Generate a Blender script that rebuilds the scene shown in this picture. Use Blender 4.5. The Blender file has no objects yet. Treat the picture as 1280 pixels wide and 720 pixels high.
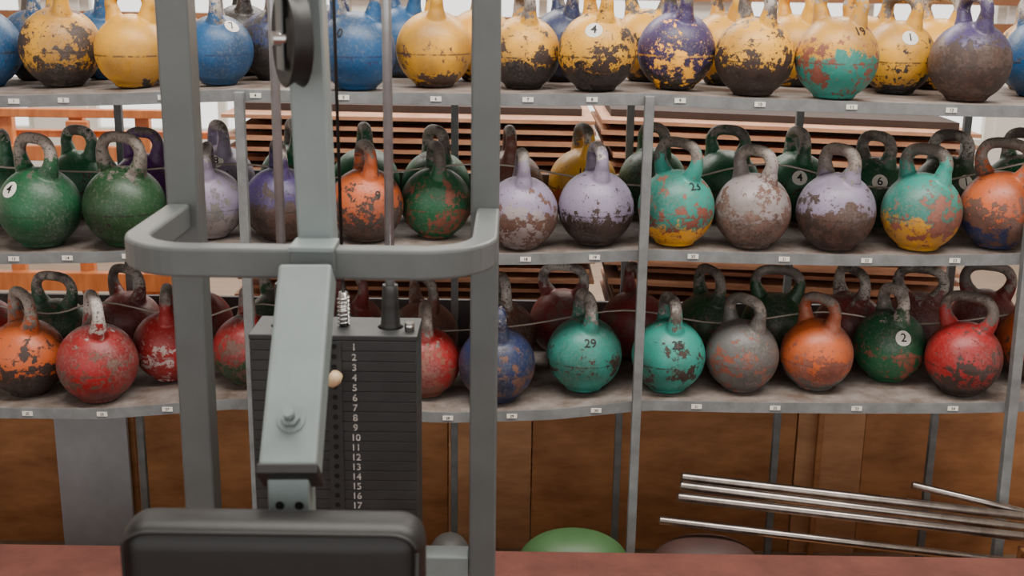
import bpy, bmesh, math, random
from mathutils import Vector, Matrix
random.seed(7)
C = bpy.context
D = bpy.data
COL = C.scene.collection
ZF = -.33      # real floor level (the maroon platform stands above it)

# ------------------------------------------------------------------ camera
F = 1500.0
PITCH = math.radians(14.9); ROLL = math.radians(0.8)
CAM = Vector((0, 0, 1.61))
fw = Vector((0, math.cos(PITCH), -math.sin(PITCH)))
U0 = Vector((0, math.sin(PITCH), math.cos(PITCH))); R0 = Vector((1, 0, 0))
R = R0*math.cos(ROLL)+U0*math.sin(ROLL)
U = U0*math.cos(ROLL)-R0*math.sin(ROLL)
cd = D.cameras.new('camera'); cam = D.objects.new('camera', cd); COL.objects.link(cam)
cam.matrix_world = Matrix.Translation(CAM) @ Matrix((R, U, -fw)).transposed().to_4x4()
cd.sensor_width = 36; cd.lens = 36*F/1280
cd.dof.use_dof = True; cd.dof.focus_distance = 3.2; cd.dof.aperture_fstop = 6
cd.clip_start = 0.05
C.scene.camera = cam

def ray(px, py):
    return (fw + R*((px-640)/F) - U*((py-360)/F))
def G(px, py, y):            # survey: world point on vertical plane y
    d = ray(px, py); return CAM + d*(y/d.y)
def H(px, py, z):            # survey: world point at height z
    d = ray(px, py); return CAM + d*((z-CAM.z)/d.z)

# ------------------------------------------------------------------ materials
def lin(c):
    o = []
    for v in c[:3]:
        v = v/255.0
        o.append(v/12.92 if v <= .04045 else ((v+.055)/1.055)**2.4)
    return (o[0], o[1], o[2], 1)

def newmat(name):
    m = D.materials.new(name); m.use_nodes = True
    nt = m.node_tree
    return m, nt, nt.nodes['Principled BSDF']

def simple(name, col, rough=.5, metal=0, var=.25, scale=12, bump=.15, col2=None, stretch=(1, 1, 1), thr=None):
    m, nt, b = newmat(name)
    tc = nt.nodes.new('ShaderNodeTexCoord'); mp = nt.nodes.new('ShaderNodeMapping')
    mp.inputs['Scale'].default_value = stretch
    nt.links.new(tc.outputs['Object'], mp.inputs['Vector'])
    n = nt.nodes.new('ShaderNodeTexNoise'); n.inputs['Scale'].default_value = scale
    n.inputs['Detail'].default_value = 8; n.inputs['Roughness'].default_value = .65
    nt.links.new(mp.outputs[0], n.inputs['Vector'])
    r = nt.nodes.new('ShaderNodeValToRGB')
    c = lin(col); c2 = lin(col2) if col2 else tuple([v*(1-var) for v in c[:3]])+(1,)
    lo, hi = thr if thr else (.35, .65)
    r.color_ramp.elements[0].position = lo; r.color_ramp.elements[0].color = c2
    r.color_ramp.elements[1].position = hi; r.color_ramp.elements[1].color = c
    nt.links.new(n.outputs['Fac'], r.inputs['Fac']); nt.links.new(r.outputs[0], b.inputs['Base Color'])
    b.inputs['Roughness'].default_value = rough; b.inputs['Metallic'].default_value = metal
    if bump:
        bp = nt.nodes.new('ShaderNodeBump'); bp.inputs['Strength'].default_value = bump
        bp.inputs['Distance'].default_value = .004
        nt.links.new(n.outputs['Fac'], bp.inputs['Height']); nt.links.new(bp.outputs[0], b.inputs['Normal'])
    return m

# worn paint node group ------------------------------------------------
g = D.node_groups.new('worn_paint', 'ShaderNodeTree')
I = g.interface
for nm, ty in [('C1', 'NodeSocketColor'), ('C2', 'NodeSocketColor'), ('Iron', 'NodeSocketColor'), ('HandleC', 'NodeSocketColor'),
               ('Band', 'NodeSocketFloat'), ('Wear', 'NodeSocketFloat'), ('Chalk', 'NodeSocketFloat'), ('HZ', 'NodeSocketFloat'), ('Seed', 'NodeSocketVector')]:
    I.new_socket(nm, in_out='INPUT', socket_type=ty)
for nm, ty in [('Color', 'NodeSocketColor'), ('Rough', 'NodeSocketFloat'), ('Height', 'NodeSocketFloat')]:
    I.new_socket(nm, in_out='OUTPUT', socket_type=ty)
gi = g.nodes.new('NodeGroupInput'); go = g.nodes.new('NodeGroupOutput')
L = g.links.new
def mth(op, a, b=None, c=None, clamp=False):
    n = g.nodes.new('ShaderNodeMath'); n.operation = op; n.use_clamp = clamp
    for i, v in enumerate([a, b, c]):
        if v is None: continue
        if isinstance(v, (int, float)): n.inputs[i].default_value = v
        else: L(v, n.inputs[i])
    return n.outputs[0]
def step(v, lo, hi):
    n = g.nodes.new('ShaderNodeMapRange'); n.interpolation_type = 'SMOOTHSTEP'
    for s, x in ((0, v), (1, lo), (2, hi)):
        if isinstance(x, (int, float)): n.inputs[s].default_value = x
        else: L(x, n.inputs[s])
    return n.outputs[0]
def mix(f, a, b):
    n = g.nodes.new('ShaderNodeMix'); n.data_type = 'RGBA'
    L(f, n.inputs[0])
    for i, v in ((6, a), (7, b)):
        if isinstance(v, tuple): n.inputs[i].default_value = v
        else: L(v, n.inputs[i])
    return n.outputs[2]
tc = g.nodes.new('ShaderNodeTexCoord')
va = g.nodes.new('ShaderNodeVectorMath'); va.operation = 'ADD'
L(tc.outputs['Object'], va.inputs[0]); L(gi.outputs['Seed'], va.inputs[1])
def noise(sc, det, ro, vec=None):
    n = g.nodes.new('ShaderNodeTexNoise'); n.inputs['Scale'].default_value = sc
    n.inputs['Detail'].default_value = det; n.inputs['Roughness'].default_value = ro
    L(vec or va.outputs[0], n.inputs['Vector']); return n.outputs['Fac']
nA = noise(11, 6, .6); nB = noise(36, 10, .75); nC = noise(130, 6, .75); nD = noise(6, 4, .55)
mpn = g.nodes.new('ShaderNodeMapping'); mpn.inputs['Scale'].default_value = (18, 18, 120); mpn.inputs['Rotation'].default_value = (.35, .2, 0)
L(va.outputs[0], mpn.inputs['Vector']); nS = noise(1, 6, .7, mpn.outputs[0])
sp = g.nodes.new('ShaderNodeSeparateXYZ'); L(tc.outputs['Object'], sp.inputs[0]); z = sp.outputs['Z']
zz = mth('ADD', z, mth('MULTIPLY', mth('SUBTRACT', nA, .5), .22))
zz = mth('ADD', zz, mth('MULTIPLY', mth('SUBTRACT', nB, .5), .16))
band = mth('SUBTRACT', 1.0, step(zz, mth('SUBTRACT', gi.outputs['Band'], .005), mth('ADD', gi.outputs['Band'], .005)))
def darker(c, f):
    n = g.nodes.new('ShaderNodeMix'); n.data_type = 'RGBA'; n.blend_type = 'MULTIPLY'
    n.inputs[0].default_value = 1; L(c, n.inputs[6]); n.inputs[7].default_value = f; return n.outputs[2]
col = mix(band, gi.outputs['C1'], gi.outputs['C2'])
col = mix(mth('MULTIPLY', step(nD, .40, .66), .9), col, darker(col, (.50, .47, .45, 1)))
col = mix(mth('MULTIPLY', step(nC, .48, .72), .18), col, lin((170, 160, 150)))
belly = mth('SUBTRACT', 1.0, mth('MULTIPLY', mth('ABSOLUTE', mth('SUBTRACT', z, .070)), 9.0), clamp=True)
w = mth('ADD', mth('MULTIPLY', nB, .6), mth('MULTIPLY', nA, .4))
w = mth('ADD', w, mth('MULTIPLY', belly, .06))
thr = mth('SUBTRACT', .675, mth('MULTIPLY', gi.outputs['Wear'], .29))
wm = step(w, thr, mth('ADD', thr, .016))
thr2 = mth('SUBTRACT', .69, mth('MULTIPLY', gi.outputs['Wear'], .17))
speck = mth('MULTIPLY', step(nC, thr2, mth('ADD', thr2, .02)), .9)
thr3 = mth('SUBTRACT', .71, mth('MULTIPLY', gi.outputs['Wear'], .18))
scr = mth('MULTIPLY', step(nS, thr3, mth('ADD', thr3, .02)), .85)
wm = mth('MAXIMUM', wm, mth('MAXIMUM', speck, scr))
iron = mix(step(nB, .42, .62), gi.outputs['Iron'], darker(gi.outputs['Iron'], (1.7, 1.55, 1.45, 1)))
col = mix(wm, col, iron)
seam = mth('SUBTRACT', 1.0, step(mth('ABSOLUTE', mth('SUBTRACT', z, .092)), .0012, .0035))
seam = mth('MULTIPLY', seam, step(nB, .42, .52))
col = mix(mth('MULTIPLY', seam, .8), col, gi.outputs['Iron'])
hz = mth('ADD', z, mth('MULTIPLY', mth('SUBTRACT', nB, .5), .30))
hz = mth('ADD', hz, mth('MULTIPLY', mth('SUBTRACT', nA, .5), .12))
hm = step(hz, gi.outputs['HZ'], mth('ADD', gi.outputs['HZ'], .012))
hc = mix(step(nA, .44, .60), gi.outputs['HandleC'], lin((92, 84, 78)))
hc = mix(step(nC, .52, .62), hc, lin((62, 54, 50)))
col = mix(hm, col, hc)
dust = mth('MULTIPLY', step(nD, .42, .7), gi.outputs['Chalk'])
col = mix(mth('MULTIPLY', dust, step(nC, .3, .7)), col, lin((160, 154, 148)))
L(col, go.inputs['Color'])
chips = mth('MAXIMUM', wm, hm)
L(mth('ADD', mth('MULTIPLY', chips, .20), mth('ADD', .28, mth('MULTIPLY', nB, .25))), go.inputs['Rough'])
L(mth('ADD', mth('MULTIPLY', nC, .35), mth('SUBTRACT', mth('MULTIPLY', nB, .6), mth('MULTIPLY', chips, .5))), go.inputs['Height'])

PAL = dict(teal=(42, 140, 126), green=(22, 88, 55), dgreen=(30, 68, 38), yellow=(224, 162, 40), blue=(20, 80, 128),
           red=(150, 30, 32), dred=(114, 40, 40), orange=(190, 90, 42), lilac=(136, 126, 150), purple=(60, 48, 94),
           violet=(88, 38, 106), brown=(80, 58, 50), dbrown=(48, 38, 34), black=(34, 30, 30), navy=(32, 46, 84), grey=(94, 94, 92),
           lgrey=(146, 136, 136), rbrown=(106, 62, 50))
def kbmat(c1, c2, band, wear, iron='dbrown', handle=(138, 132, 126), chalk=.15):
    m, nt, b = newmat('paint_'+c1)
    n = nt.nodes.new('ShaderNodeGroup'); n.node_tree = g
    n.inputs['C1'].default_value = lin(PAL[c1]); n.inputs['C2'].default_value = lin(PAL[c2])
    n.inputs['Iron'].default_value = lin(PAL[iron]); n.inputs['HandleC'].default_value = lin(handle)
    n.inputs['Band'].default_value = band; n.inputs['Wear'].default_value = wear; n.inputs['Chalk'].default_value = chalk
    n.inputs['HZ'].default_value = random.choice([.200, .218, .235, .250])
    n.inputs['Seed'].default_value = [random.uniform(-20, 20) for _ in range(3)]
    nt.links.new(n.outputs['Color'], b.inputs['Base Color']); nt.links.new(n.outputs['Rough'], b.inputs['Roughness'])
    bp = nt.nodes.new('ShaderNodeBump'); bp.inputs['Strength'].default_value = .45; bp.inputs['Distance'].default_value = .003
    nt.links.new(n.outputs['Height'], bp.inputs['Height']); nt.links.new(bp.outputs[0], b.inputs['Normal'])
    return m

M_frame = simple('machine_grey_paint', (90, 95, 95), .40, 0, .18, 9, .08)
M_arm = simple('arm_grey_paint', (120, 131, 131), .38, 0, .15, 10, .08, thr=(.3, .6))
M_rack = simple('rack_grey_paint', (120, 123, 124), .6, 0, .35, 18, .2)
M_shelf = simple('shelf_worn_grey', (140, 132, 127), .7, 0, 0, 14, .3, col2=(96, 80, 70))
M_lipback = simple('shelf_backboard', (84, 82, 84), .7, 0, .3, 10, .2)
M_chrome = simple('chrome', (200, 200, 198), .22, 1, .2, 30, .03, stretch=(1, 1, 8))
M_rod = simple('guide_rod_steel', (176, 178, 180), .30, .55, .25, 20, .03)
M_bar = simple('barbell_steel', (165, 156, 150), .32, 1, .4, 25, .05)
M_black = simple('black_rubber', (20, 20, 21), .5, 0, .3, 30, .05)
M_vinyl = simple('black_vinyl', (11, 11, 11), .5, 0, .3, 60, .12)
M_plate = simple('weight_plate_black', (48, 50, 51), .5, .1, .35, 14, .1)
M_hole = simple('hole_dark', (6, 6, 6), .9, 0, 0, 5, 0)
M_white = simple('white_paint', (225, 222, 212), .6, 0, .1, 20, 0)
M_plnum = simple('worn_white_number', (188, 186, 180), .6, 0, 0, 120, 0, col2=(90, 90, 90), thr=(.38, .50))
M_text = simple('black_ink', (22, 22, 22), .6, 0, .1, 20, 0)
M_pin = simple('pin_beige', (205, 178, 140), .45, 0, .1, 20, 0)
M_ply = simple('plywood', (184, 128, 82), .55, 0, 0, 3.0, .1, col2=(138, 90, 54), stretch=(1.2, 1, 3.5))
M_ply2 = simple('plywood_light', (198, 148, 106), .55, 0, 0, 3.0, .1, col2=(160, 112, 76), stretch=(1, 1, 4))
M_greyboard = simple('grey_board', (170, 172, 178), .6, 0, .2, 6, .05)
M_slat = simple('board_edge_brown', (206, 154, 120), .6, 0, 0, 5, .1, col2=(152, 104, 78), stretch=(1, 1, 6))
M_gapshade = simple('spacer_gap_shade', (60, 45, 40), .8, 0, .3, 5, .1)  # spacer colour holds the painted shade of the gaps between boards
M_orange = simple('varnished_wood', (214, 132, 74), .45, 0, 0, 4, .05, col2=(180, 98, 50), stretch=(5, 1, 1))
M_platform = simple('maroon_platform_paint', (116, 68, 58), .8, 0, 0, 9, .15, col2=(94, 53, 46))
M_plastic = simple('green_rubber', (66, 100, 60), .5, 0, .15, 6, .03)
M_maroonp = simple('dark_rubber', (70, 48, 44), .6, 0, .2, 12, .05)
M_greyp = simple('grey_rubber', (70, 68, 66), .6, 0, .2, 12, .05)
M_wall = simple('plaster_wall', (232, 228, 221), .8, 0, .06, 3, .05)
M_floor = simple('floor_boards', (150, 128, 108), .6, 0, .25, 4, .08, stretch=(1, 6, 1))
M_ceil = simple('ceiling_paint', (210, 206, 200), .9, 0, .04, 3, 0)
M_brownrail = simple('brown_rail', (150, 100, 66), .6, 0, .2, 4, .05)
M_wire = simple('wire_grey', (176, 166, 154), .5, .2, .2, 30, 0)

# ------------------------------------------------------------------ mesh helpers
def obj(name, verts, faces, mat=None, parent=None, smooth=False, bevel=0, seg=2):
    me = D.meshes.new(name); me.from_pydata([tuple(v) for v in verts], [], faces); me.update()
    bm = bmesh.new(); bm.from_mesh(me); bmesh.ops.recalc_face_normals(bm, faces=bm.faces); bm.to_mesh(me); bm.free()
    o = D.objects.new(name, me); COL.objects.link(o)
    if mat: me.materials.append(mat)
    if smooth:
        for p in me.polygons: p.use_smooth = True
    if parent: setpar(o, parent)
    if bevel:
        b = o.modifiers.new('b', 'BEVEL'); b.width = bevel; b.segments = seg; b.limit_method = 'ANGLE'
    return o
def setpar(o, p):
    o.parent = p; o.matrix_parent_inverse = Matrix.Translation(p.location).inverted()
def empty(name, loc=(0, 0, 0)):
    e = D.objects.new(name, None); e.location = loc; e.empty_display_size = .1; COL.objects.link(e); return e
def boxvf(c, s, V, Fc, rot=None):
    i = len(V)
    for x in (-.5, .5):
        for y in (-.5, .5):
            for zc in (-.5, .5):
                v = Vector((x*s[0], y*s[1], zc*s[2]))
                if rot: v = rot @ v
                V.append(Vector(c)+v)
    for f in ((0, 1, 3, 2), (4, 6, 7, 5), (0, 4, 5, 1), (2, 3, 7, 6), (0, 2, 6, 4), (1, 5, 7, 3)):
        Fc.append([i+k for k in f])
def box(name, c, s, mat, parent=None, bevel=0.003, rot=None, seg=2):
    V = []; Fc = []; boxvf((0, 0, 0), s, V, Fc, rot)
    o = obj(name, V, Fc, mat, None, bevel=bevel, seg=seg); o.location = c
    if parent: setpar(o, parent)
    return o
def beam(name, p1, p2, w, d, mat, parent=None, bevel=.003):
    p1 = Vector(p1); p2 = Vector(p2); ax = (p2-p1); Ln = ax.length; ax.normalize()
    ref = Vector((0, 1, 0)) if abs(ax.y) < .9 else Vector((0, 0, 1))
    xx = ref.cross(ax).normalized() if abs(ax.x) < .9 else Vector((0, 0, 1))
    yy = ax.cross(xx).normalized()
    rot = Matrix((xx, yy, ax)).transposed()
    return box(name, (p1+p2)/2, (w, d, Ln), mat, parent, bevel, rot)
def catmull(P, n=6):
    P = [Vector(p) for p in P]; out = []
    Q = [P[0]*2-P[1]]+P+[P[-1]*2-P[-2]]
    for i in range(1, len(Q)-2):
        for k in range(n):
            t = k/n; a, b, c, d = Q[i-1:i+3]
            out.append(.5*((2*b)+(c-a)*t+(2*a-5*b+4*c-d)*t*t+(3*b-a-3*c+d)*t**3))
    out.append(P[-1]); return out
def sweepvf(P, rad, V, Fc, n=14, up=Vector((0, 1, 0))):
    P = [Vector(p) for p in P]; i0 = len(V); m = len(P)
    for k, p in enumerate(P):
        t = (P[min(k+1, m-1)]-P[max(k-1, 0)]).normalized()
        a = up.cross(t)
        if a.length < 1e-3: a = Vector((1, 0, 0)).cross(t)
        a.normalize(); b = t.cross(a)
        r = rad[k] if isinstance(rad, (list, tuple)) else rad
        for j in range(n):
            an = 2*math.pi*j/n
            V.append(p+a*r*math.cos(an)+b*r*math.sin(an))
    for k in range(m-1):
        for j in range(n):
            Fc.append([i0+k*n+j, i0+k*n+(j+1) % n, i0+(k+1)*n+(j+1) % n, i0+(k+1)*n+j])
    Fc.append([i0+j for j in range(n)][::-1]); Fc.append([i0+(m-1)*n+j for j in range(n)])
def tube(name, P, r, mat, parent=None, n=16, bevel=0):
    V = []; Fc = []; sweepvf(P, r, V, Fc, n)
    o = obj(name, V, Fc, mat, parent)
    for p in o.data.polygons: p.use_smooth = len(p.vertices) == 4
    return o
def lathevf(prof, V, Fc, n=48):
    rings = []
    for r, zc in prof:
        if r < 1e-6: V.append(Vector((0, 0, zc))); rings.append([len(V)-1])
        else:
            rings.append(list(range(len(V), len(V)+n)))
            for j in range(n):
                a = 2*math.pi*j/n; V.append(Vector((r*math.cos(a), r*math.sin(a), zc)))
    for A, B in zip(rings, rings[1:]):
        for j in range(n):
            j2 = (j+1) % n
            if len(A) == 1: Fc.append([A[0], B[j], B[j2]])
            elif len(B) == 1: Fc.append([A[j], A[j2], B[0]])
            else: Fc.append([A[j], A[j2], B[j2], B[j]])

# ------------------------------------------------------------------ kettlebell meshes
RB = .105
def bellmesh(name, hw, htop, rt):
    V = []; Fc = []
    prof = [(0, 0), (.046, 0), (.054, .004)]
    for k in range(0, 31):
        t = math.radians(-60+150*k/30); prof.append((max(RB*math.cos(t), 0) if k < 30 else 0, .1+RB*math.sin(t)))
    lathevf(prof, V, Fc, 64)
    r = rt
    P = [(-.036, 0, .150), (-.047, 0, .185), (-hw*.93, 0, .212), (-hw-.001, 0, htop-.050), (-hw*.80, 0, htop-r-.010), (-hw*.4, 0, htop-r-.001),
         (0, 0, htop-r), (hw*.4, 0, htop-r-.001), (hw*.80, 0, htop-r-.010), (hw+.001, 0, htop-.050), (hw*.93, 0, .212), (.047, 0, .185), (.036, 0, .150)]
    rad = [.032, .027, .0205, r+.0008, r+.0005, r, r, r, r+.0005, r+.0008, .0205, .027, .032]
    PP = catmull(P, 5); RR = [v.x for v in catmull([(q, 0, 0) for q in rad], 5)]
    sweepvf(PP, RR, V, Fc, 20)
    o = obj(name, V, Fc)
    rm = o.modifiers.new('r', 'REMESH'); rm.mode = 'VOXEL'; rm.voxel_size = .0034; rm.use_smooth_shade = True
    sm = o.modifiers.new('s', 'SMOOTH'); sm.factor = .5; sm.iterations = 5
    dg = C.evaluated_depsgraph_get(); me = D.meshes.new_from_object(o.evaluated_get(dg))
    D.objects.remove(o)
    for p in me.polygons: p.use_smooth = True
    me.materials.clear(); me.materials.append(None); me.name = name
    return me
BM = [bellmesh('kettlebell_mesh_a', .056, .284, .0165), bellmesh('kettlebell_mesh_b', .066, .294, .0150), bellmesh('kettlebell_mesh_c', .054, .278, .0185)]

def textmesh(txt, size):
    cu = D.curves.new('t', 'FONT'); cu.body = txt; cu.size = size; cu.align_x = 'CENTER'; cu.align_y = 'CENTER'; cu.offset = size*.012
    o = D.objects.new('t', cu); COL.objects.link(o); C.view_layer.update()
    me = D.meshes.new_from_object(o.evaluated_get(C.evaluated_depsgraph_get())); D.objects.remove(o); D.curves.remove(cu)
    return me
def wrap(me, bell, u, v, R_):
    az = math.asin(max(-.95, min(.95, u))); el = math.asin(max(-.9, min(.9, v)))+math.radians(12)
    rz = bell.rotation_euler.z
    for vt in me.vertices:
        a = az+vt.co.x/(RB*max(.3, math.cos(el))); e = el+vt.co.y/RB
        p = Vector((math.sin(a)*math.cos(e), -math.cos(a)*math.cos(e), math.sin(e)))*R_
        vt.co = Matrix.Rotation(-rz, 3, 'Z') @ p + Vector((0, 0, .1))
def mark(bell, txt, u, v, badge, size=.034):
    if badge:
        V = [Vector((0, 0, 0))]; Fc = []; n = 28; rr = .0225
        for q in (.5, 1):
            for j in range(n): V.append(Vector((rr*q*math.cos(2*math.pi*j/n), rr*q*math.sin(2*math.pi*j/n), 0)))
        for j in range(n):
            Fc.append([0, 1+j, 1+(j+1) % n]); Fc.append([1+j, 1+n+j, 1+n+(j+1) % n, 1+(j+1) % n])
        me = D.meshes.new('number_badge'); me.from_pydata(V, [], Fc)
        wrap(me, bell, u, v, RB+.0006); me.materials.append(M_white)
        o = D.objects.new('number_badge', me); COL.objects.link(o); o.parent = bell
    me = textmesh(txt, size)
    wrap(me, bell, u, v, RB+.0016); me.materials.clear(); me.materials.append(M_text)
    o = D.objects.new('number_marking', me); COL.objects.link(o); o.parent = bell

# ------------------------------------------------------------------ rack shelves
YF = 3.05; YB = 3.64
LIPS = [
    [(-260, 122), (0, 121), (150, 118), (297, 113), (430, 116), (556, 118), (690, 119), (812, 118), (930, 124), (1065, 128), (1190, 132), (1400, 136)],
    [(-260, 316), (0, 318), (130, 316), (297, 308), (430, 314), (556, 319), (690, 318), (812, 313), (930, 317), (1065, 320), (1190, 320), (1400, 316)],
    [(-260, 506), (0, 511), (130, 512), (300, 499), (430, 510), (556, 517), (690, 513), (808, 501), (930, 504), (1065, 505), (1190, 505), (1400, 500)]]
shelf_pts = []
for Lp in LIPS:
    shelf_pts.append([(G(a, b, YF).x, G(a, b, YF).z) for a, b in Lp])
def zsh(s, x):
    P = shelf_pts[s]
    if x <= P[0][0]: return P[0][1]
    for (a, za), (b, zb) in zip(P, P[1:]):
        if x <= b:
            t = (x-a)/(b-a); return za+(zb-za)*t
    return P[-1][1]
rack = empty('kettlebell_rack', (0, 3.3, ZF))
for s in range(3):
    V = []; Fc = []
    x0, x1 = shelf_pts[s][0][0], shelf_pts[s][-1][0]; N = 60
    for k in range(N+1):
        x = x0+(x1-x0)*k/N; zt = zsh(s, x)
        sec = [(YF, zt), (YB, zt+.001), (YB, zt-.022), (YF+.012, zt-.022), (YF+.012, zt-.027), (YF, zt-.027)]
        for y, zc in sec: V.append(Vector((x, y, zc)))
    for k in range(N):
        for j in range(6):
            Fc.append([k*6+j, k*6+(j+1) % 6, (k+1)*6+(j+1) % 6, (k+1)*6+j])
    Fc.append(list(range(6))); Fc.append([N*6+j for j in range(6)])
    obj('shelf', V, Fc, M_shelf, rack)
    V = []; Fc = []
    for k in range(N+1):
        x = x0+(x1-x0)*k/N; zt = zsh(s, x)
        for y, zc in ((YF-.004, zt+.003), (YF-.0003, zt+.003), (YF-.0003, zt-.026), (YF-.004, zt-.026)): V.append(Vector((x, y, zc)))
    for k in range(N):
        for j in range(4): Fc.append([k*4+j, k*4+(j+1) % 4, (k+1)*4+(j+1) % 4, (k+1)*4+j])
    Fc.append([0, 1, 2, 3]); Fc.append([N*4+j for j in range(4)])
    obj('shelf_lip', V, Fc, M_rack, rack)
    if s > 0:
        zt = sum(p[1] for p in shelf_pts[s])/len(shelf_pts[s])
        hh = .12 if s == 1 else .14
        box('back_board', ((x0+x1)/2, YB+.012, zt+hh/2-.02), (x1-x0, .018, hh+.02), M_lipback, rack, .002)
def post(name, px, py, y, top, w=.024, px2=None, py2=None):
    p = G(px, py, y)
    if top is None: top = zsh(0, p.x)-.002
    if px2 is None: beam(name, (p.x, y, ZF), (p.x, y, top), w, w, M_rack, rack, .002)
    else:
        q = G(px2, py2, y); dirv = (q-p)/(q.z-p.z)
        a = p-dirv*(p.z-ZF); b = p+dirv*(top-p.z); beam(name, a, b, w, w, M_rack, rack, .002)
post('front_post', 307, 300, YF-.018, None)
post('front_post', 801, 380, YF-.018, None)
post('front_post', 1283, 330, YF-.018, 1.30, .026, 1247, 680)
post('front_post', -235, 330, YF-.018, None)
for px, py in ((150, 170), (568, 580), (771, 590), (968, 570), (1163, 570)):
    post('rear_post', px, py, YB-.02, 1.27, .022)
tg = [[18, 80, 205, 320, 430, 545, 660, 740, 850, 950, 1065, 1190],
      [18, 85, 160, 460, 545, 657, 743, 866, 980, 1083, 1193],
      [35, 128, 210, 560, 640, 745, 870, 968, 1070, 1190]]
for s, row in enumerate(tg):
    for k, px in enumerate(row):
        py = (122, 320, 512)[s]
        x = G(px, py, YF).x; zc = zsh(s, x)-.011
        box('price_tag', (x, YF-.0055, zc), (.028, .002, .012), M_white, rack, 0)
        me = textmesh(str(k+1+s*12), .011); me.materials.clear(); me.materials.append(M_text)
        o = D.objects.new('tag_number', me); COL.objects.link(o); o.rotation_euler = (math.pi/2, 0, 0); o.location = (x, YF-.0072, zc); setpar(o, rack)

# ------------------------------------------------------------------ kettlebells
K = {0: [], 1: [], 2: []}
def k(s, px, py, w, c1, c2, band, wear, ang, iron='dbrown', marks=(), mesh=0, chalk=.15, hc=None):
    K[s].append((px, py, w, c1, c2, band, wear, ang, iron, marks, mesh, chalk, hc))
Y = 'yellow'
k(0, -22, 108, 98, 'blue', 'blue', 0, .2, 70)
k(0, 77, 108, 100, Y, 'dbrown', .045, .46, 60, 'dbrown')
k(0, 166, 110, 92, Y, 'black', 0, .12, 10, 'dbrown')
k(0, 273, 107, 88, 'blue', 'blue', 0, .15, 80, 'navy', [('7', .75, .55, 1)])
k(0, 343, 106, 92, 'navy', 'black', .09, .5, 75, 'black')
k(0, 446, 113, 98, 'blue', 'blue', 0, .2, 15, 'navy', [('0', -.35, .3, 0)])
k(0, 543, 109, 96, Y, 'brown', .02, .22, 80, 'brown')
k(0, 655, 112, 92, Y, 'black', .070, .42, 75, 'dbrown')
k(0, 746, 114, 98, Y, 'black', .055, .44, 70, 'dbrown', [('4', -.18, .42, 1)])
k(0, 845, 114, 98, 'purple', 'black', .045, .33, 75, 'yellow')
k(0, 943, 120, 99, Y, 'dbrown', .080, .42, 65, 'dbrown')
k(0, 1046, 124, 103, Y, 'teal', .122, .34, 40, 'rbrown', [('19', .45, .5, 0)])
k(0, 1122, 117, 92, Y, 'black', .03, .30, 60, 'black', [('1', .05, .4, 1)])
k(0, 1213, 127, 100, 'purple', 'brown', .15, .46, 80, 'dbrown')
k(0, 1303, 116, 98, 'blue', 'blue', 0, .2, 30)
for px, c, a in ((28, 'blue', 60), (115, 'blue', 70), (215, Y, 20), (305, 'black', 70), (395, 'navy', 30), (480, 'blue', 50), (600, Y, 80), (705, 'navy', 70), (808, Y, 30), (905, Y, 70), (992, Y, 60), (1080, Y, 20), (1172, Y, 50), (1262, Y, 70)):
    k(0, px, None, 90, c, 'black', .02, .25, a, 'black')
k(1, 50, 311, 101, 'green', 'green', 0, .08, 35, 'dgreen', [('4', -.5, .38, 1)], 1)
k(1, 156, 311, 101, 'dgreen', 'dgreen', 0, .2, 28, 'black', (), 1, 0)
k(1, 262, 301, 88, 'lilac', 'lgrey', .07, .38, 80, 'grey')
k(1, 350, 302, 92, 'purple', 'brown', .1, .45, 70, 'dbrown')
k(1, 458, 304, 93, 'orange', 'brown', .05, .48, 68, 'dbrown', [('9', .45, .2, 0)])
k(1, 545, 303, 90, 'green', 'dgreen', 0, .40, 75, 'rbrown')
k(1, 652, 317, 92, 'lilac', 'lgrey', .11, .45, 85, 'brown')
k(1, 745, 316, 95, 'lilac', 'dbrown', .075, .38, 80, 'dbrown')
k(1, 845, 316, 96, 'teal', Y, .055, .44, 50, 'rbrown', [('23', .5, .5, 0)], 1)
k(1, 941, 319, 95, 'lgrey', 'brown', .08, .46, 52, 'brown', (), 0, .4)
k(1, 1045, 319, 98, 'lilac', 'brown', .10, .42, 62, 'dbrown', (), 0, .3)
k(1, 1152, 321, 98, 'teal', Y, .075, .44, 45, 'rbrown')
k(1, 1250, 320, 98, 'orange', 'navy', .075, .44, 45, 'brown', (), 1)
for px, c, c2, a, mk in ((8, 'green', 'green', 60, ()), (70, 'green', 'green', 30, ()), (182, 'violet', 'violet', 25, ()), (268, 'lilac', 'brown', 60, [('8', .1, .5, 1)]), (335, 'green', 'green', 70, ()),
                (432, 'green', 'green', 75, ()), (520, 'green', 'green', 60, ()), (603, 'rbrown', 'brown', 85, ()), (703, Y, 'orange', 75, [('19', -.05, .25, 0)]), (790, 'green', 'green', 60, [('5', .2, .2, 1)]),
                (890, 'green', 'dgreen', 35, ()), (985, 'green', 'dgreen', 80, [('4', -.1, .2, 1)]), (1092, 'green', 'green', 60, [('6', -.1, .25, 1)]), (1185, 'dgreen', 'dgreen', 50, [('1', .2, .2, 1)]), (1275, 'green', 'green', 60, ())):
    k(1, px, None, 88, c, c2, .06, .30, a, 'dbrown', mk)
k(2, 34, 498, 97, 'orange', 'dbrown', .06, .50, 50, 'dbrown', (), 1)
k(2, 122, 506, 99, 'red', 'dred', .03, .34, 62, 'brown', (), 1, .35)
k(2, 213, 498, 92, 'red', 'dred', 0, .30, 78, 'lgrey')
k(2, 312, 484, 90, 'red', 'dgreen', .08, .4, 70, 'brown')
k(2, 432, 490, 90, 'green', 'dred', .08, .4, 80, 'brown')
k(2, 532, 503, 88, 'red', 'rbrown', .03, .46, 82, 'rbrown', (), 0, .3)
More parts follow.
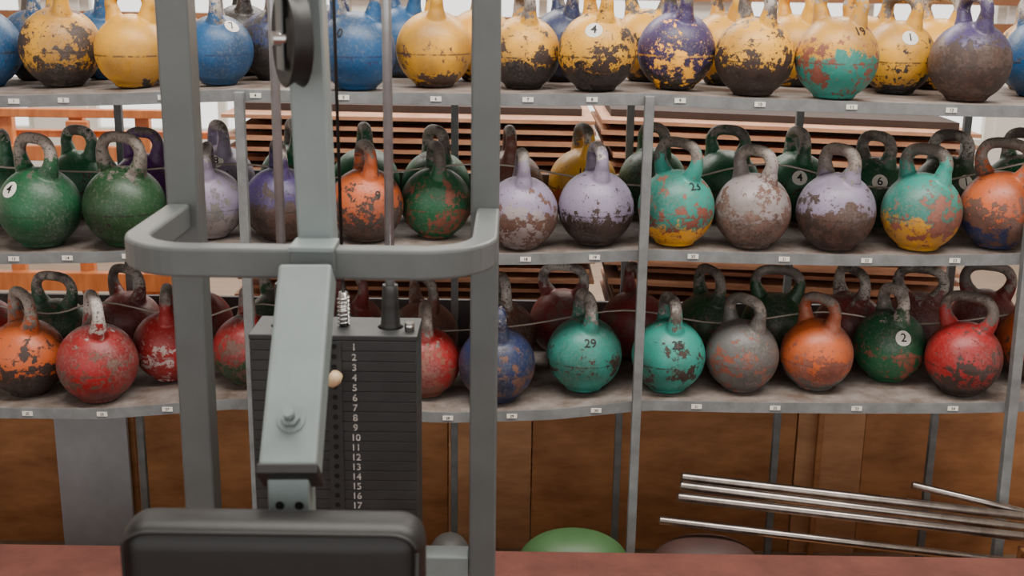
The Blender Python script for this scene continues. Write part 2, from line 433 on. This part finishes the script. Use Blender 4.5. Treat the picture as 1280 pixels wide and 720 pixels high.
k(2, 621, 506, 96, 'navy', 'navy', 0, .38, 80, 'brown')
k(2, 730, 494, 94, 'teal', 'teal', 0, .38, 76, 'dbrown', [('29', .12, .35, 0)])
k(2, 835, 493, 92, 'teal', 'teal', 0, .34, 80, 'dbrown', [('25', .15, .35, 0)])
k(2, 927, 492, 91, 'grey', 'grey', 0, .36, 50, 'rbrown', (), 0, .3)
k(2, 1020, 490, 90, 'orange', 'grey', .045, .42, 55, 'rbrown', (), 0, .3)
k(2, 1110, 489, 92, 'green', 'green', 0, .35, 78, 'rbrown', [('2', .08, .28, 1)])
k(2, 1204, 497, 93, 'red', 'dbrown', .05, .38, 40, 'dbrown', [], 1, .25)
k(2, 1290, 478, 92, 'orange', 'brown', .06, .40, 60, 'brown')
for px, c, a in ((-20, 'red', 40), (72, 'green', 20), (155, 'dred', 35), (250, 'dred', 60), (350, 'dgreen', 40), (440, 'dred', 50), (530, 'rbrown', 60), (628, 'rbrown', 80), (703, 'dred', 20), (792, 'dred', 78), (884, 'dgreen', 70), (968, 'dgreen', 15), (1060, 'dred', 70), (1145, 'dred', 25), (1228, 'dred', 25), (1320, 'dred', 50)):
    k(2, px, None, 90, c, c, 0, .40, a, 'brown', (), 1, .35)

for s in range(3):
    placed = []
    items = []
    for it in K[s]:
        px, py = it[0], it[1]
        if py is not None:
            zt = zsh(s, G(px, (112, 312, 500)[s], 3.15).x)
            p = H(px, py, zt+.004); y = max(YF+.085, min(p.y+.055, 3.33))
        else:
            y = 3.44
        q = G(px, (70, 260, 450)[s] if py is not None else (70, 225, 410)[s], y)
        dist = (Vector((q.x, y, zsh(s, q.x)+.1))-CAM).dot(fw)
        sc = max(.88, min(1.07, it[2]*dist/(F*2*RB))) if py is not None else .97
        items.append([y, q.x, sc, it])
    items.sort(key=lambda a: a[0])
    for y, x, sc, it in items:
        x0, y0 = x, y
        for _ in range(60):
            if all(math.hypot(x-a, y-b) >= RB*(sc+c)*1.0 for a, b, c in placed): break
            y += .006; x = x0*y/y0
            if y > 3.53: y = 3.53; break
        if y >= 3.53 and not all(math.hypot(x-a, y-b) >= RB*(sc+c)*.98 for a, b, c in placed):
            ok = False
            for dx in (.02, -.02, .04, -.04, .06, -.06, .08, -.08):
                if all(math.hypot(x+dx-a, y-b) >= RB*(sc+c)*.99 for a, b, c in placed): x += dx; ok = True; break
            if not ok:
                print('skip', s, it[0], it[3]); continue
        placed.append((x, y, sc))
        px, py, w, c1, c2, band, wear, ang, iron, marks, mi, chalk, hcx = it
        o = D.objects.new('kettlebell', BM[mi]); COL.objects.link(o)
        o.location = (x, y, max(zsh(s, x-.05*sc), zsh(s, x+.05*sc), zsh(s, x))+.001); o.rotation_euler = (0, 0, math.radians(-ang)); o.scale = (sc, sc, sc)
        o.material_slots[0].link = 'OBJECT'
        hd = hcx or random.choice([(172, 164, 156), (150, 140, 132), (134, 124, 116), (184, 176, 170)])
        o.material_slots[0].material = kbmat(c1, c2, band, wear, iron, hd, chalk)
        for t in marks: mark(o, t[0], t[1], t[2], t[3])

for pts in ([(-50, 205), (120, 215), (300, 205), (420, 222), (610, 205), (800, 232), (960, 205), (1110, 235), (1300, 200)],
            [(-50, 372), (60, 392), (130, 378), (240, 398), (330, 380), (500, 412), (640, 408), (780, 388), (900, 404), (1030, 390), (1150, 405), (1300, 388)]):
    P = catmull([G(a, b, 3.300) for a, b in pts], 6)
    tube('retaining_wire', P, .0028, M_wire, rack, 6)

# ------------------------------------------------------------------ machine
PZ = .2
mc = empty('cable_weight_machine', (-.305, 2.1, PZ))
XL = G(237, 320, 2.1).x; XR = G(606, 320, 2.1).x; XC = (XL+XR)/2-.005
XA = XC+.021
beam('upright', (XL, 2.1, PZ+.001), (XL, 2.1, 2.2), .056, .056, M_frame, mc, .004)
beam('upright', (XR, 2.1, PZ+.001), (XR, 2.1, 2.2), .050, .056, M_frame, mc, .004)
beam('top_crossbeam', (XL-.03, 2.1, 2.225), (XR+.03, 2.1, 2.225), .05, .05, M_frame, mc)
beam('top_arm', (XC, 2.075, 2.225), (XC, 1.77, 2.225), .05, .055, M_frame, mc)
beam('lower_crossbeam', (XL+.029, 2.1, .503), (XR-.026, 2.1, .503), .045, .05, M_arm, mc)
beam('foot', (XL, 1.75, PZ+.027), (XL, 2.45, PZ+.027), .05, .05, M_frame, mc)
beam('foot', (XR, 1.75, PZ+.027), (XR, 2.45, PZ+.027), .05, .05, M_frame, mc)
zb = 1.181; yf = 1.75; rc = .10; hw_, hh_ = .020, .023
path = [Vector((XL-.006, 2.071, zb)), Vector((XL-.006, yf+rc, zb))]
for kq in range(1, 10):
    a = math.pi/2*kq/10; path.append(Vector((XL-.006+rc-rc*math.cos(a), yf+rc-rc*math.sin(a), zb)))
path += [Vector((XL-.006+rc, yf, zb)), Vector((XR+.006-rc, yf, zb))]
for kq in range(1, 10):
    a = math.pi/2*kq/10; path.append(Vector((XR+.006-rc+rc*math.sin(a), yf+rc-rc*math.cos(a), zb)))
path += [Vector((XR+.006, yf+rc, zb)), Vector((XR+.006, 2.071, zb))]
V = []; Fc = []
for i, p in enumerate(path):
    t = (path[min(i+1, len(path)-1)]-path[max(i-1, 0)]).normalized(); nrm = Vector((t.y, -t.x, 0))
    for a, b in ((1, 1), (1, -1), (-1, -1), (-1, 1)): V.append(p+nrm*hw_*a+Vector((0, 0, hh_*b)))
for i in range(len(path)-1):
    for j in range(4): Fc.append([i*4+j, i*4+(j+1) % 4, (i+1)*4+(j+1) % 4, (i+1)*4+j])
Fc.append([0, 1, 2, 3]); Fc.append([(len(path)-1)*4+j for j in range(4)])
obj('guard_bar', V, Fc, M_frame, mc, bevel=.005)
beam('centre_column', (XA+.002, 1.797, 1.165), (XC+.0, 1.797, 2.2), .054, .050, M_arm, mc, .004)
box('bracket_plate', (XA+.004, 1.742, 1.2085), (.066, .066, .008), M_arm, mc, .002)
box('bracket_face', (XA+.004, 1.727, 1.190), (.066, .005, .040), M_frame, mc, .002)
a1 = Vector((XA, 1.705, 1.176)); a2 = Vector((XA+.004, 1.50, .950))
beam('sloping_arm', a1, a2, .077, .055, M_arm, mc, .005)
dv = (a2-a1).normalized(); nv = Vector((0, dv.z, -dv.y)); nv = nv if nv.z > 0 else -nv
beam('arm_end_cap', a2-dv*.002, a2+dv*.012, .082, .060, M_black, mc, .002)
bp_ = a1+(a2-a1)*.79+nv*.0275
tube('bolt_washer', [bp_, bp_+nv*.003], .019, M_arm, mc, 20)
tube('bolt_nut', [bp_+nv*.003, bp_+nv*.014], .013, M_arm, mc, 6)
tube('bolt_shank', [bp_+nv*.014, bp_+nv*.032], .0075, M_arm, mc, 14)
XT = XA+.002
beam('telescopic_tube', (XT, 1.515, .955), (XT, 1.515, PZ+.053), .056, .050, M_arm, mc, .003)
for i in range(9):
    for sx in (-.012, .014):
        tube('tube_hole', [(XT+sx, 1.4905, .905-i*.04), (XT+sx, 1.4893, .905-i*.04)], .0062, M_hole, mc, 14)
beam('base_rail', (XT, 1.2, PZ+.027), (XT, 2.1, PZ+.027), .05, .05, M_frame, mc)
XP = XA-.003
pad = box('back_pad', (XP, 1.42, .715), (.390, .085, .42), M_vinyl, mc, .034, seg=6)
for p in pad.data.polygons: p.use_smooth = True
loop = []
for cx, cz, a0 in ((.152, .18, 0), (-.152, .18, 90), (-.152, -.18, 180), (.152, -.18, 270)):
    for q in range(7):
        a = math.radians(a0+15*q); loop.append(Vector((XP+cx+.034*math.cos(a), 1.381, .715+cz+.022*math.sin(a))))
loop.append(loop[0]); tube('pad_piping', loop, .003, M_black, mc, 8)
box('pad_backing', (XP, 1.472, .72), (.20, .018, .25), M_plate, mc, .003)
# weight stack
SX = XC; n = 22; pitch = .0193; zs0 = .536
V = []; Fc = []
for i in range(n):
    boxvf((SX, 2.115, zs0+pitch*(i+.5)), (.300, .12, pitch-.0007), V, Fc)
obj('weight_stack', V, Fc, M_plate, mc, bevel=.0008, seg=1)
zt = zs0+n*pitch
box('stack_top_plate', (SX, 2.115, zt+.005), (.303, .12, .010), M_plate, mc, .002)
box('selector_strip', (SX+.002, 2.0535, (zs0+zt)/2), (.026, .002, zt-zs0-.004), M_plate, mc, 0)
for i in range(n):
    zc = zt-pitch*(i+.5)
    tube('selector_hole', [(SX+.002, 2.0524, zc), (SX+.002, 2.0516, zc)], .0050, M_hole, mc, 12)
    me = textmesh(str(i+1), .0180); me.materials.clear(); me.materials.append(M_plnum)
    o = D.objects.new('plate_number', me); COL.objects.link(o); o.rotation_euler = (math.pi/2, 0, 0); o.location = (SX+.038, 2.0535, zc-.002); setpar(o, mc)
pn = G(418, 474, 2.03)
tube('selector_pin', [(pn.x, 2.052, pn.z), (pn.x, 2.035, pn.z)], .006, M_chrome, mc, 12)
V = []; Fc = []; lathevf([(0, -.016), (.008, -.014), (.013, 0), (.011, .012), (0, .016)], V, Fc, 20)
kn = obj('pin_knob', V, Fc, M_pin, None, True); kn.rotation_euler = (.3, .5, 0); kn.location = (pn.x, 2.03, pn.z); setpar(kn, mc)
for sx in (-.098, .098):
    tube('guide_rod', [(SX+sx, 2.115, zt), (SX+sx, 2.115, 2.2)], .0085, M_rod, mc, 20)
    tube('rubber_stopper', [(SX+sx, 2.115, zt+.010), (SX+sx, 2.115, zt+.014), (SX+sx, 2.115, zt+.05), (SX+sx, 2.115, zt+.09)], [.024, .018, .016, .014], M_black, mc, 20)
tube('selector_stem', [(SX+.012, 2.115, zt), (SX+.012, 2.115, zt+.075)], .008, M_chrome, mc, 16)
V = []; Fc = []
sweepvf([Vector((SX+.012+.010*math.cos(t*.5), 2.115+.010*math.sin(t*.5), zt+.012+t*.0006)) for t in range(90)], .0018, V, Fc, 6, Vector((0, 0, 1)))
obj('stem_spring', V, Fc, M_chrome, mc, True)
tube('lift_cable', [(SX+.012, 2.115, zt+.07), (SX+.002, 2.115, 2.2)], .003, M_black, mc, 10)
tube('lift_cable', [(SX-.030, 2.19, PZ+.05), (SX-.030, 2.19, 2.2)], .0022, M_black, mc, 10)
bx = SX+.135
tube('stack_bolt', [(bx, 2.09, zt+.010), (bx, 2.09, zt+.026)], .009, M_chrome, mc, 6)
# pulley
pc = G(365, 48, 1.710)
V = []; Fc = []
lathevf([(0, -.011), (.030, -.011), (.034, -.008), (.054, -.008), (.066, -.014), (.068, -.012), (.060, 0), (.068, .012), (.066, .014), (.054, .008), (.034, .008), (.030, .011), (0, .011)], V, Fc, 56)
pu = obj('pulley_wheel', V, Fc, M_black, None, True); ang = math.radians(24); pu.rotation_euler = (0, math.pi/2, ang); pu.location = pc; setpar(pu, mc)
ax = Vector((math.cos(ang), math.sin(ang), 0))
for sgn in (-1, 1):
    rot = Matrix.Rotation(ang, 3, 'Z')
    box('pulley_bracket', pc+ax*.019*sgn+Vector((0, .01, .03)), (.004, .035, .15), M_frame, mc, .002, rot)
tube('pulley_axle', [pc-ax*.028, pc+ax*.028], .010, M_chrome, mc, 6)
beam('pulley_mount', pc+Vector((0, .01, .10)), (XC, 1.775, pc.z+.10), .045, .03, M_frame, mc)

# ------------------------------------------------------------------ barbells lower right
rest = []
def bar(a, b, r):
    a = Vector(a); b = Vector(b); b2 = a+(b-a)*1.55
    rest.append((b2.z-r, b2))
    tube('barbell_bar', [a, a+(b2-a)*.002, b2], [r*.85, r, r], M_bar, None, 20)
bar(G(852, 596, 3.00), G(1280, 646, 2.93), .0125)
bar(G(850, 607, 2.97), G(1280, 660, 2.90), .0130)
bar(G(847, 621, 2.93), G(1280, 671, 2.86), .0125)
bar(G(824, 650, 2.90), G(1160, 690, 2.84), .0110)
bar(G(1140, 606, 3.00), G(1280, 640, 2.95), .0100)
zr = min(r[0] for r in rest)-.002
box('storage_crate', (1.56, 2.87, (ZF+zr)/2), (.36, .20, zr-ZF), M_ply, None, .004)

# ------------------------------------------------------------------ low bench behind the platform, with rubber domes on it
zbn = .04
lb = empty('low_bench', (.35, 2.88, ZF))
box('seat_board', (.35, 2.88, zbn-.015), (1.9, .23, .03), M_ply, lb, .003)
for lx in (-.5, .35, 1.2):
    box('leg', (lx, 2.88, (ZF+zbn-.03)/2), (.05, .18, zbn-.03-ZF), M_ply, lb, .003)
def dome(name, px, py, y, rx, ry, mat):
    V = []; Fc = []; prof = [(0, 0), (1.0, 0)]+[(math.cos(math.radians(t))**.8, .25+.75*math.sin(math.radians(t))) for t in range(0, 90, 6)]+[(0, 1.0)]
    lathevf(prof, V, Fc, 48)
    p = G(px, py, y); h = p.z-zbn-.012
    o = obj(name, [Vector((v.x*rx, v.y*ry, v.z*h)) for v in V], Fc, mat, None, True); o.location = (p.x, y, zbn+.001)
dome('green_balance_dome', 718, 661, 2.88, .152, .10, M_plastic)
dome('dark_balance_dome', 884, 669, 2.88, .150, .10, M_maroonp)
dome('grey_balance_dome', 562, 664, 2.88, .062, .07, M_greyp)

# ------------------------------------------------------------------ plywood partition behind rack
YP = 3.78
xs = [G(a, 600, YP).x for a in (-300, 172, 560, 664, 992, 1076, 1500)]
zp = .50
for i, (a, b) in enumerate(zip(xs, xs[1:])):
    box('partition_panel', ((a+b)/2, YP+(.012 if i in (2, 4) else .02), (zp+ZF)/2), (b-a-.004, .02, zp-ZF), M_ply2 if i in (2, 4) else M_ply, None, .001)
a = G(75, 600, YP-.02).x; b = G(164, 600, YP-.02).x
box('grey_board', ((a+b)/2, YP-.02, (.48+ZF)/2), (b-a, .018, .48-ZF), M_greyboard, None, .001)
xb_ = G(1020, 600, 3.755).x
beam('partition_batten', (xb_, 3.755, ZF), (xb_, 3.755, .5), .02, .02, M_ply)

# ------------------------------------------------------------------ board stacks
def stack(name, pxa, pxb, y, z0, z1, tilt, taperL=0, taperR=0):
    xa = G(pxa, 250, y).x; xb = G(pxb, 250, y).x; V = []; Fc = []; V2 = []; F2 = []
    pt = .038; m = int((z1-z0)/pt)
    for i in range(m):
        zc = z0+pt*(i+.5); f = i/m
        A = xa+taperL*(1-f)+random.uniform(-.04, .03); B = xb-taperR*(1-f)+random.uniform(-.05, .02)
        rot = Matrix.Rotation(tilt+random.uniform(-.005, .005), 3, 'Y')
        boxvf(((A+B)/2, y+.3+random.uniform(-.03, .03), zc), (B-A, .6, .013), V, Fc, rot)
        boxvf(((A+B)/2, y+.37, zc+pt/2), ((B-A)*.94, .5, pt-.013), V2, F2, rot)  # set-back filler, coloured dark to stand in for the shaded gap
    e = empty(name, ((xa+xb)/2, y+.3, z0))
    obj('boards', V, Fc, M_slat, e); obj('gap_shade_spacers', V2, F2, M_gapshade, e)
stack('stacked_boards', 296, 742, 4.15, ZF+.01, 1.155, .004, 0, .02)
stack('stacked_boards', 756, 1215, 4.15, ZF+.03, 1.13, .03, .10, 0)

# ------------------------------------------------------------------ wooden bench frame far left
wb = empty('wooden_bench_frame', (-1.6, 5.0, ZF))
def hb(pxa, pxb, py, y, h, d=.05, nm='rail'):
    a = G(pxa, py, y); b = G(pxb, py, y); zc = (a.z+b.z)/2
    box(nm, ((a.x+b.x)/2, y, zc), (b.x-a.x, d, h), M_orange, wb, .004)
hb(-200, 215, 140, 5.0, .035); hb(-200, 290, 166, 5.1, .03); hb(-200, 150, 190, 5.0, .06); hb(-200, 260, 350, 5.0, .08)
for px in (10, 98, 180, 240):
    x = G(px, 170, 5.05).x; t = G(px, 138, 5.05).z
    box('leg', (x, 5.05, (t+ZF)/2), (.06, .045, t-ZF), M_orange, wb, .004)
hb(85, 112, 172, 4.96, .14, .04, 'bracket')

# ------------------------------------------------------------------ room
def slab(name, x0, x1, y0, y1, z0, z1, mat, bevel=0):
    return box(name, ((x0+x1)/2, (y0+y1)/2, (z0+z1)/2), (x1-x0, y1-y0, z1-z0), mat, None, bevel)
slab('floor', -6, 6, -3, 9, ZF-.1, ZF, M_floor)
slab('ceiling', -6, 6, -3, 9, 3.8, 3.9, M_ceil)
slab('wall_left', -6.15, -6, -3, 9, ZF, 3.8, M_wall)
slab('wall_right', 6, 6.15, -3, 9, ZF, 3.8, M_wall)
wf = empty('wall_back', (0, 9, ZF))
def wb_(x0, x1, z0, z1):
    o = slab('wall_section', x0, x1, 9, 9.2, z0, z1, M_wall); setpar(o, wf)
wb_(-6, 6, ZF, .35); wb_(-6, 6, 3.1, 3.8)
wx = [-6, -5.6, -3.6, -3.2, -1.2, -.8, 1.2, 1.6, 3.6, 4.0, 5.6, 6]
for i in range(0, len(wx)-1, 2): wb_(wx[i], wx[i+1], .35, 3.1)
wi = 1
for i in range(1, len(wx)-1, 2):
    e = empty('window_%d' % wi, ((wx[i]+wx[i+1])/2, 9.1, 1.9)); wi += 1
    for xx in (wx[i]+.03, (wx[i]+wx[i+1])/2, wx[i+1]-.03):
        o = slab('mullion', xx-.03, xx+.03, 9.05, 9.12, .35, 3.1, M_white); setpar(o, e)
    for zz_ in (.38, 1.5, 3.07):
        o = slab('frame_bar', wx[i], wx[i+1], 9.045, 9.115, zz_-.03, zz_+.03, M_white); setpar(o, e)
slab('trim_1', -5.9, 5.9, 8.90, 8.97, 1.18, 1.27, M_brownrail)
slab('trim_2', -5.9, 5.9, 8.90, 8.97, 1.40, 1.45, M_brownrail)
slab('maroon_platform', -5, 5, -2.5, 2.74, ZF+.001, PZ, M_platform, .006)

# ------------------------------------------------------------------ light
w = D.worlds.new('World'); C.scene.world = w; w.use_nodes = True
w.node_tree.nodes['Background'].inputs[0].default_value = (1, .97, .93, 1)
w.node_tree.nodes['Background'].inputs[1].default_value = 2.15
def area(name, loc, size, sy, power, rot=(0, 0, 0), col=(1, .95, .88)):
    l = D.lights.new(name, 'AREA'); l.shape = 'RECTANGLE'; l.size = size; l.size_y = sy; l.energy = power; l.color = col
    o = D.objects.new(name, l); COL.objects.link(o); o.location = loc; o.rotation_euler = rot; return o
area('ceiling_light', (.5, 1.9, 3.7), 4.0, .6, 205, (math.radians(8), 0, 0))
area('ceiling_light', (0, 5.8, 3.7), 5, 1.2, 330)
